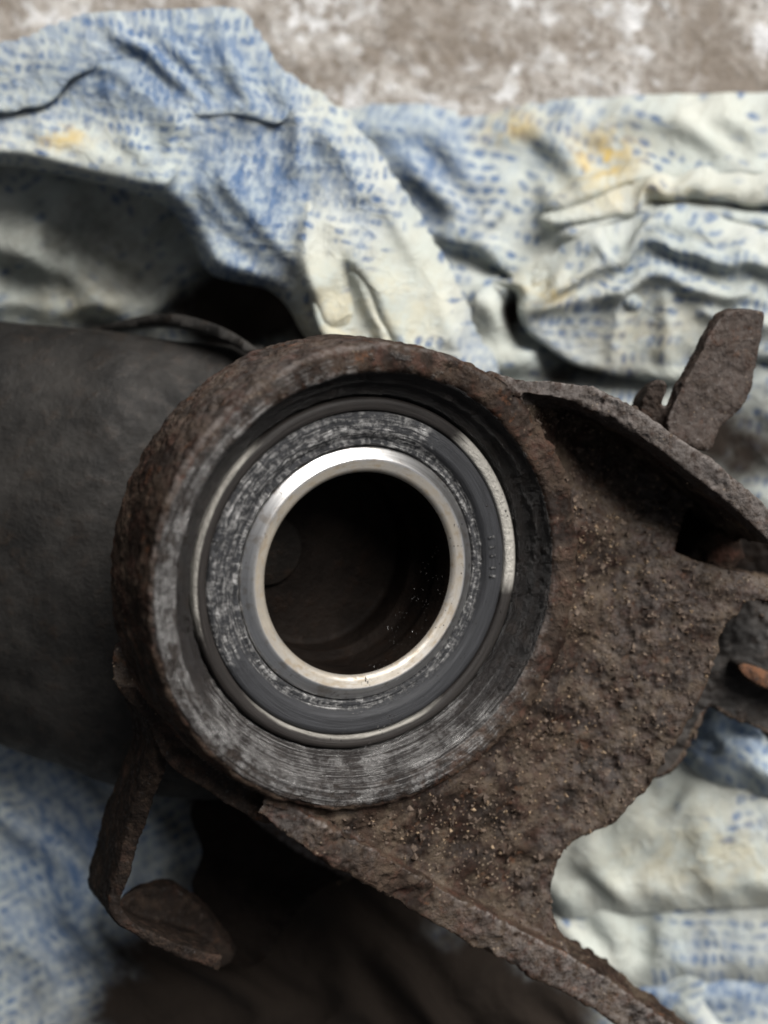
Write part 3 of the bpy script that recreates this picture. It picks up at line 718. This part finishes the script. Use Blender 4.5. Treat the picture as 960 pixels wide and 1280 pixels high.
V = []; F = []; off = 0
for p, f in solids:
    V.append(p); F += [tuple(i + off for i in q) for q in f]; off += len(p)
raw = mesh_from('casting_raw', W(np.concatenate(V)), F, False)
tmp = bpy.data.objects.new('casting_raw', raw); C.objects.link(tmp)
md = tmp.modifiers.new('remesh', 'REMESH'); md.mode = 'VOXEL'; md.voxel_size = 2.6 * S; md.use_smooth_shade = True
sm = tmp.modifiers.new('smooth', 'SMOOTH'); sm.factor = .5; sm.iterations = 3
ev = tmp.evaluated_get(bpy.context.evaluated_depsgraph_get()); em = ev.to_mesh()
nv = len(em.vertices); co = np.empty(nv * 3); em.vertices.foreach_get('co', co); co = co.reshape(-1, 3)
no = np.empty(nv * 3); em.vertices.foreach_get('normal', no); no = no.reshape(-1, 3)
npoly = len(em.polygons); lv = np.empty(len(em.loops), int); em.loops.foreach_get('vertex_index', lv)
assert len(lv) == npoly * 4
quads = lv.reshape(-1, 4)
ev.to_mesh_clear(); bpy.data.objects.remove(tmp); bpy.data.meshes.remove(raw)
px = np.stack([co[:, 0] / S + 480, 640 - co[:, 1] / S, co[:, 2] / S], -1)
pn = np.stack([no[:, 0], -no[:, 1], no[:, 2]], -1)
# roughness: corroded lumps, pits, crumbs; little of it on the machined ring face
hr, hth, hcz = hub_inv(px)
on_ring = (hr < R_OUT + 12) & (hcz > -185)
ang = np.degrees(hth)
mach = np.where(on_ring, sstep(R_OUT - 1, R_OUT - 12, hr) * sstep(-60, -30, hcz), 0.0)
in_bore = on_ring & (hr < R_OPEN + 1)
mach = np.where(in_bore, .9, mach)
# more bare on the lower-left arc, rustier along the right
ang = np.degrees(hth)                     # 0 = right, 90 = down
bare = .5 + .5 * np.cos(np.radians(ang - 150))
bore_shade_v = np.where(in_bore, sstep(38, 85, np.abs((ang - 96 + 180) % 360 - 180)), 0.0)  # bore wall turned away from the sun, its shade put into the colour
mach = mach * np.where(in_bore, 1.0, .20 + .50 * bare)
_au, _av = app(px)
rough_amt = .45 + .85 * sstep(-.25, .25, noise(px, 80, 141, 2))
rough_amt = np.where((_au > 796) & (_av < 560), .5, rough_amt)
rough_amt = np.where((_au < 340) & (_av > 870), .4, rough_amt)
rough_amt = np.where(on_ring, np.where(mach > .4, .35, .62), rough_amt)
disp = 5.4 * noise(px, 34, 101, 3, .65) + 2.6 * noise(px, 11, 103, 2, .6) - 4.0 * np.maximum(0, noise(px, 20, 107, 2) - .25) * 2
disp = disp + 1.6 * np.maximum(0, noise(px, 6.5, 105, 1)) 
seam = np.exp(-((hr - R_OUT - 3) / 9) ** 2) * sstep(75, 45, np.abs(ang + 8)) * (hcz > -60)
disp = disp * rough_amt + seam * (7 + 9 * noise(px, 22, 131, 3)) + np.where(on_ring, 0, 5 * noise(px, 70, 133, 2))
px = px + pn * disp[:, None]
upv = sstep(.55, .95, pn[:, 2] * .8 - pn[:, 1] * .5)
# --- divide the casting into its parts
fc = px[quads].mean(1); fu, fv = app(fc); fr, ft, fcz = hub_inv(fc)
cls = np.full(npoly, 0)
def reg(k, poly, zmin=-1e9, zmax=1e9, sp=True):
    pl = spline(poly, 5, True) if sp else poly
    m = inside(fu, fv, pl) & (fc[:, 2] > zmin) & (fc[:, 2] < zmax); cls[m] = k
reg(5, [(x_ + (x_ - 880) * .2, y_) for x_, y_ in ARM2], -1e9, -262)
reg(6, OR, -320, -235)
reg(9, CAV, -1e9, -385); reg(10, PKT, -1e9, -340)
reg(2, band(RIB_L, 46), -230, 1e9, False)
reg(3, band(LIP_L, 52), -1e9, 1e9, False)
m = (cls < 9) & (fu < 385) & (fv > 860) & (cls != 3) & ~((fr < R_OUT + 10) & (fcz > -180)); cls[m] = 4
m = (fu > 796) & (fv < 575) & (fc[:, 2] < -100) & (fv < np.interp(fu, [790, 832, 880, 960], [515, 542, 578, 640]) - 2); cls[m] = 7
cls[(cls == 7) & (fu < 840 - .35 * (fv - 500))] = 8
cls[(cls == 7) & ~inside(fu, fv, [(820, 590), (820, 500), (880, 370), (975, 370), (975, 420), (930, 545), (900, 575)])] = 2
cls[(fr < R_OUT + 10) & (fcz > -180)] = 1
hpv = np.stack([np.cos(hth) * 300, np.sin(hth) * 300, hr + .8 * hcz], -1)
wco = W(px)
def carve(k, name, mat, **kw):
    q = quads[cls == k]
    if not len(q): return None
    used, inv = np.unique(q, return_inverse=True)
    me = mesh_from(name, wco[used], inv.reshape(-1, 4))
    attr(me, 'hp', hpv[used]); attr(me, 'machined', mach[used] if k == 1 else 0 * mach[used]); attr(me, 'up', upv[used]); attr(me, 'bore_shade', bore_shade_v[used])
    return link(name, me, mat, knuckle, **kw)
web_o = carve(0, 'web_plate', M_web, label='rough rust-brown web plate caked with sand and grit')
ring_o = carve(1, 'hub_ring', M_ring, label='round hub ring with greasy machined front edge')
carve(2, 'rib', M_ribt, label='curved upper rib with pale dusty edge')
carve(3, 'lower_lip', M_rib)
M_brk = mat_cast('greasy_bracket', .1, .35, -.2, (.012, .009, .0075), 1.5)
carve(4, 'bracket', M_brk, label='thin bent bracket below the hub')
carve(5, 'lower_arm', M_oily)
M_orange = N('orange_rust'); _c = rust_color(M_orange, M_orange.pos, .4, 1.)[0]
_c = M_orange.mix(M_orange.ramp(M_orange.noise(M_orange.pos, 16, 4, .7), .35, .6), _c, (.115, .052, .026)); M_orange = M_orange.out(_c, .9, 0., M_orange.bump(M_orange.noise(M_orange.pos, 9, 4), 4.0))
carve(6, 'rusty_tab', M_orange, label='small orange rusted tab')
M_lug = mat_cast('dusty_lug', .3, .5, .05, (.046, .036, .031), 2.5)
carve(7, 'lug', M_lug, label='grey mud-caked lug sticking up behind the rib')
carve(8, 'stud', M_lug)
carve(9, 'shade_backing', M_bore)
carve(10, 'shade_backing', M_bore)

# --- trailing arm, big dark pressed steel body going left
def arm_body():
    rows = []; secs = [(330, 715, -370, 356, 118), (230, 712, -352, 356, 122), (150, 700, -338, 352, 130), (60, 678, -345, 338, 130), (-60, 650, -372, 322, 128), (-220, 620, -400, 310, 125), (-400, 600, -420, 305, 122)]
    sp = spline(secs, 10); n = 128; vs_ = []; fs = []
    for s_ in sp:
        u0, v0, z0, rw, rh = s_
        c0 = P(u0, v0, z0)
        t = np.linspace(0, 2 * np.pi, n, endpoint=False)
        ct, st = np.cos(t), np.sin(t); e = .95
        yy = np.sign(ct) * np.abs(ct) ** e * rw * .985; zz = np.sign(st) * np.abs(st) ** e * rh
        vs_.append(np.stack([c0[0] + 0 * yy, c0[1] + yy, c0[2] + zz], -1))
    m = len(sp)
    for i in range(m - 1):
        for j in range(n): fs.append((i * n + j, (i + 1) * n + j, (i + 1) * n + (j + 1) % n, i * n + (j + 1) % n))
    fs.append(tuple(range(n))); fs.append(tuple((m - 1) * n + j for j in reversed(range(n))))
    p = np.concatenate(vs_)
    p[:, 2] += 9 * noise(p, 120, 61, 3) + 3 * noise(p, 30, 62, 2)
    p[:, 1] += 6 * noise(p, 90, 63, 2)
    return p, fs
p, f = arm_body()
arm_o = link('trailing_arm', mesh_from('trailing_arm', W(p), f), M_arm, knuckle, label='broad dark dirty steel arm body left of the hub')
# weld flange along the far edge of the arm
FL = [(110, 416), (170, 402), (215, 399), (262, 410), (300, 428), (345, 460)]
p, f = slab(band(FL, lambda t: 7 + 7 * math.sin(3.0 * t)), along_line(FL, [-400, -345, -310, -290, -275, -265]), 40)
link('flange', mesh_from('flange', W(p), f), M_arm, arm_o)

# --- bearing in the hub
bear_prof = fine([(R_RACE + 3, -52), (R_RACE + 1, -44), (R_RACE - 3, -42), (R_RACE - 13, -43), (R_RACE - 15, -45), (R_RACE - 16, -60)], 3)
p, f = lathe(bear_prof, 256); me = mesh_from('wheel_bearing', W(p), f)
r, th, c = polar_attr(me, p); _a = np.degrees(th)
def arc(c0, wd): return sstep(wd, wd * .45, np.abs((_a - c0 + 180) % 360 - 180))
attr(me, 'grease', np.clip(.8 * arc(-25, 42) + .5 * arc(195, 50) * sstep(R_RACE - 6, R_RACE - 3, r) + .5 * arc(95, 60) * sstep(R_RACE - 8, R_RACE - 12, r), 0, 1))
bearing = link('wheel_bearing', me, M_orace, knuckle, label='wheel bearing seated in the hub')
seal_prof = fine([(R_RACE - 15, -58), (R_RACE - 17, -47), (R_RACE - 22, -45), (R_RACE - 40, -46), (R_IN + 20, -48), (R_IN + 17, -50), (R_IN + 14, -55), (R_IN + 9, -56), (R_IN + 6, -53), (R_IN + 3, -56), (R_IN + 1, -70)], 3)
p, f = lathe(seal_prof, 256)
_, _th, _ = hub_inv(p); _a = np.degrees(_th)
gz = sstep(95, 40, np.abs((_a + 138 + 180) % 360 - 180))      # dried grease over the upper left arc
p = p + hn * (gz * (3.0 + 3.5 * noise(p, 12, 211, 3)))[:, None]
me = mesh_from('seal', W(p), f); r, th, c = polar_attr(me, p)
attr(me, 'grease', np.clip(gz + .75 * sstep(R_IN + 19, R_IN + 13, r), 0, 1))
seal = link('seal', me, M_seal, bearing, label='dark grey seal ring with flaky dried grease')
for k_, dg in enumerate((-14.5, -10.5, -7.0, -2.0, 1.5)):
    t0 = math.radians(dg); hw = 1.1 if k_ % 2 else 1.5
    cs = [hub(np.array(rr), np.array(t0 + dt / 195.), np.array(cc)) for cc in (-47., -43.6) for rr, dt in ((189, -hw), (198, -hw), (198, hw), (189, hw))]
    me = mesh_from('embossed_mark', W(np.array(cs)), [(4, 5, 6, 7), (0, 1, 5, 4), (1, 2, 6, 5), (2, 3, 7, 6), (3, 0, 4, 7), (3, 2, 1, 0)], False)
    polar_attr(me, np.array(cs)); attr(me, 'grease', np.full(8, .8)); link('embossed_mark', me, M_seal, bearing)
in_prof = fine([(R_IN + 2, -75), (R_IN + 1, -57), (R_IN, -55), (R_IN - 13, -47), (R_IN - 15, -46.3), (R_IN - 17, -46.8), (R_BORE + 6, -49.5), (R_BORE + 3, -52), (R_BORE + 1, -56)], 2)
p, f = lathe(in_prof, 320); me = mesh_from('inner_race', W(p), f); r, th, c = polar_attr(me, p)
attr(me, 'stain', sstep(R_IN - 15.5, R_IN - 17.5, r) * 1.0 + .25 * sstep(60, 20, np.abs((np.degrees(th) + 360) % 360 - 180)) * sstep(R_IN - 6, R_IN - 18, r))
link('inner_race', me, M_race, bearing, label='bright polished inner race ring')
# bore behind the race, and the dark step inside it
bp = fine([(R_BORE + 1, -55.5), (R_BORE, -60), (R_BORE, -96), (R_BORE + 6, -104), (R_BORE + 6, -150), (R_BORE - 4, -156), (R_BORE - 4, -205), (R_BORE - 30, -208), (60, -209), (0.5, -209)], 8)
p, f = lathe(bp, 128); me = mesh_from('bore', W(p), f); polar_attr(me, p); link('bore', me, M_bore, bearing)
_c = hub(np.array(72.), np.array(math.radians(186)), np.array(-205.))
t_ = np.linspace(0, 2 * np.pi, 48, endpoint=False)
_pts = np.concatenate([_c + rr * (np.cos(t_)[:, None] * ha + np.sin(t_)[:, None] * hb) + hh * hn for rr, hh in ((50, -4), (50, 4), (46, 7), (20, 6), (.5, 6))])
_f = [(i * 48 + j, i * 48 + (j + 1) % 48, (i + 1) * 48 + (j + 1) % 48, (i + 1) * 48 + j) for i in range(4) for j in range(48)]
link('end_plug', mesh_from('end_plug', W(_pts), _f), mat_oily('plug_steel', (.007, .006, .0052), (.016, .013, .011), .06), bearing)

# --- bolt deep in the pocket behind the web
def disc(cu, cv, z, rad, hgt, sides=6):
    c0 = P(cu, cv, z); t = np.linspace(0, 2 * np.pi, sides, endpoint=False) + .3
    prof = [(rad * .96, -hgt), (rad, -hgt * .8), (rad, -hgt * .15), (rad * .86, 0), (rad * .4, hgt * .1), (0.3, hgt * .1)]
    vv = []; ff = []
    for rr, zz in prof: vv.append(np.stack([c0[0] + rr * np.cos(t), c0[1] + rr * np.sin(t), c0[2] + zz + 0 * t], -1))
    for i in range(len(prof) - 1):
        for j in range(sides): ff.append((i * sides + j, i * sides + (j + 1) % sides, (i + 1) * sides + (j + 1) % sides, (i + 1) * sides + j))
    return np.concatenate(vv), ff
p, f = disc(905, 690, -265, 34, 40)
me = mesh_from('bolt_head', W(p), f, False); link('bolt_head', me, M_dark, knuckle)

# --- grit lying on the web: sand grains
def grains(n, test, name, mat, parent, rmin, rmax, seed):
    g = np.random.default_rng(seed)
    tri = quads[cls == 0]; ce = px[tri].mean(1); nn = pn[tri].mean(1); uu, vv_ = app(ce)
    dens = test(uu, vv_) * (nn[:, 2] > .45) * (hub_inv(ce)[0] > R_OUT + 4); dens = dens / dens.sum()
    idx = g.choice(len(tri), n, p=dens)
    base = np.array([(1, 0, 0), (-1, 0, 0), (0, 1, 0), (0, -1, 0), (0, 0, 1), (0, 0, -1)], float)
    fcs = [(0, 2, 4), (2, 1, 4), (1, 3, 4), (3, 0, 4), (2, 0, 5), (1, 2, 5), (3, 1, 5), (0, 3, 5)]
    vs_ = []; fs = []
    for k, i in enumerate(idx):
        rr = rmin + (rmax - rmin) * g.random() ** 3
        vs_.append(ce[i] + base * rr * g.uniform(.35, 1.6, (6, 1)) + g.normal(0, .25 * rr, (6, 3)) + pn[tri[i][0]] * rr * .1)
        fs += [tuple(x + 6 * k for x in f_) for f_ in fcs]
    me = mesh_from(name, W(np.concatenate(vs_)), fs, False)
    return link(name, me, mat, parent, kind='stuff')
def mat_grit(name, a, b):
    n = N(name); r = n.noise(n.pos, 9, 2)
    return n.out(n.mix(n.ramp(r, .35, .65), a, b), .75, 0., None, .3)
M_g1 = mat_grit('sand_grit', (.25, .18, .115), (.09, .06, .04)); M_g2 = mat_grit('dark_grit', (.05, .035, .026), (.11, .08, .06))
gd = lambda u, v: .12 + np.exp(-(((u - 770) / 70) ** 2 + ((v - 720) / 70) ** 2)) + .9 * np.exp(-(((u - 570) / 60) ** 2 + ((v - 1050) / 40) ** 2)) + .6 * np.exp(-(((u - 700) / 80) ** 2 + ((v - 900) / 90) ** 2))
grains(480, gd, 'sand_grit', M_g1, knuckle, 1.0, 3.4, 5)
grains(1500, lambda u, v: 1 + 0 * u, 'dirt_crumbs', M_g2, knuckle, 1.5, 5.0, 6)
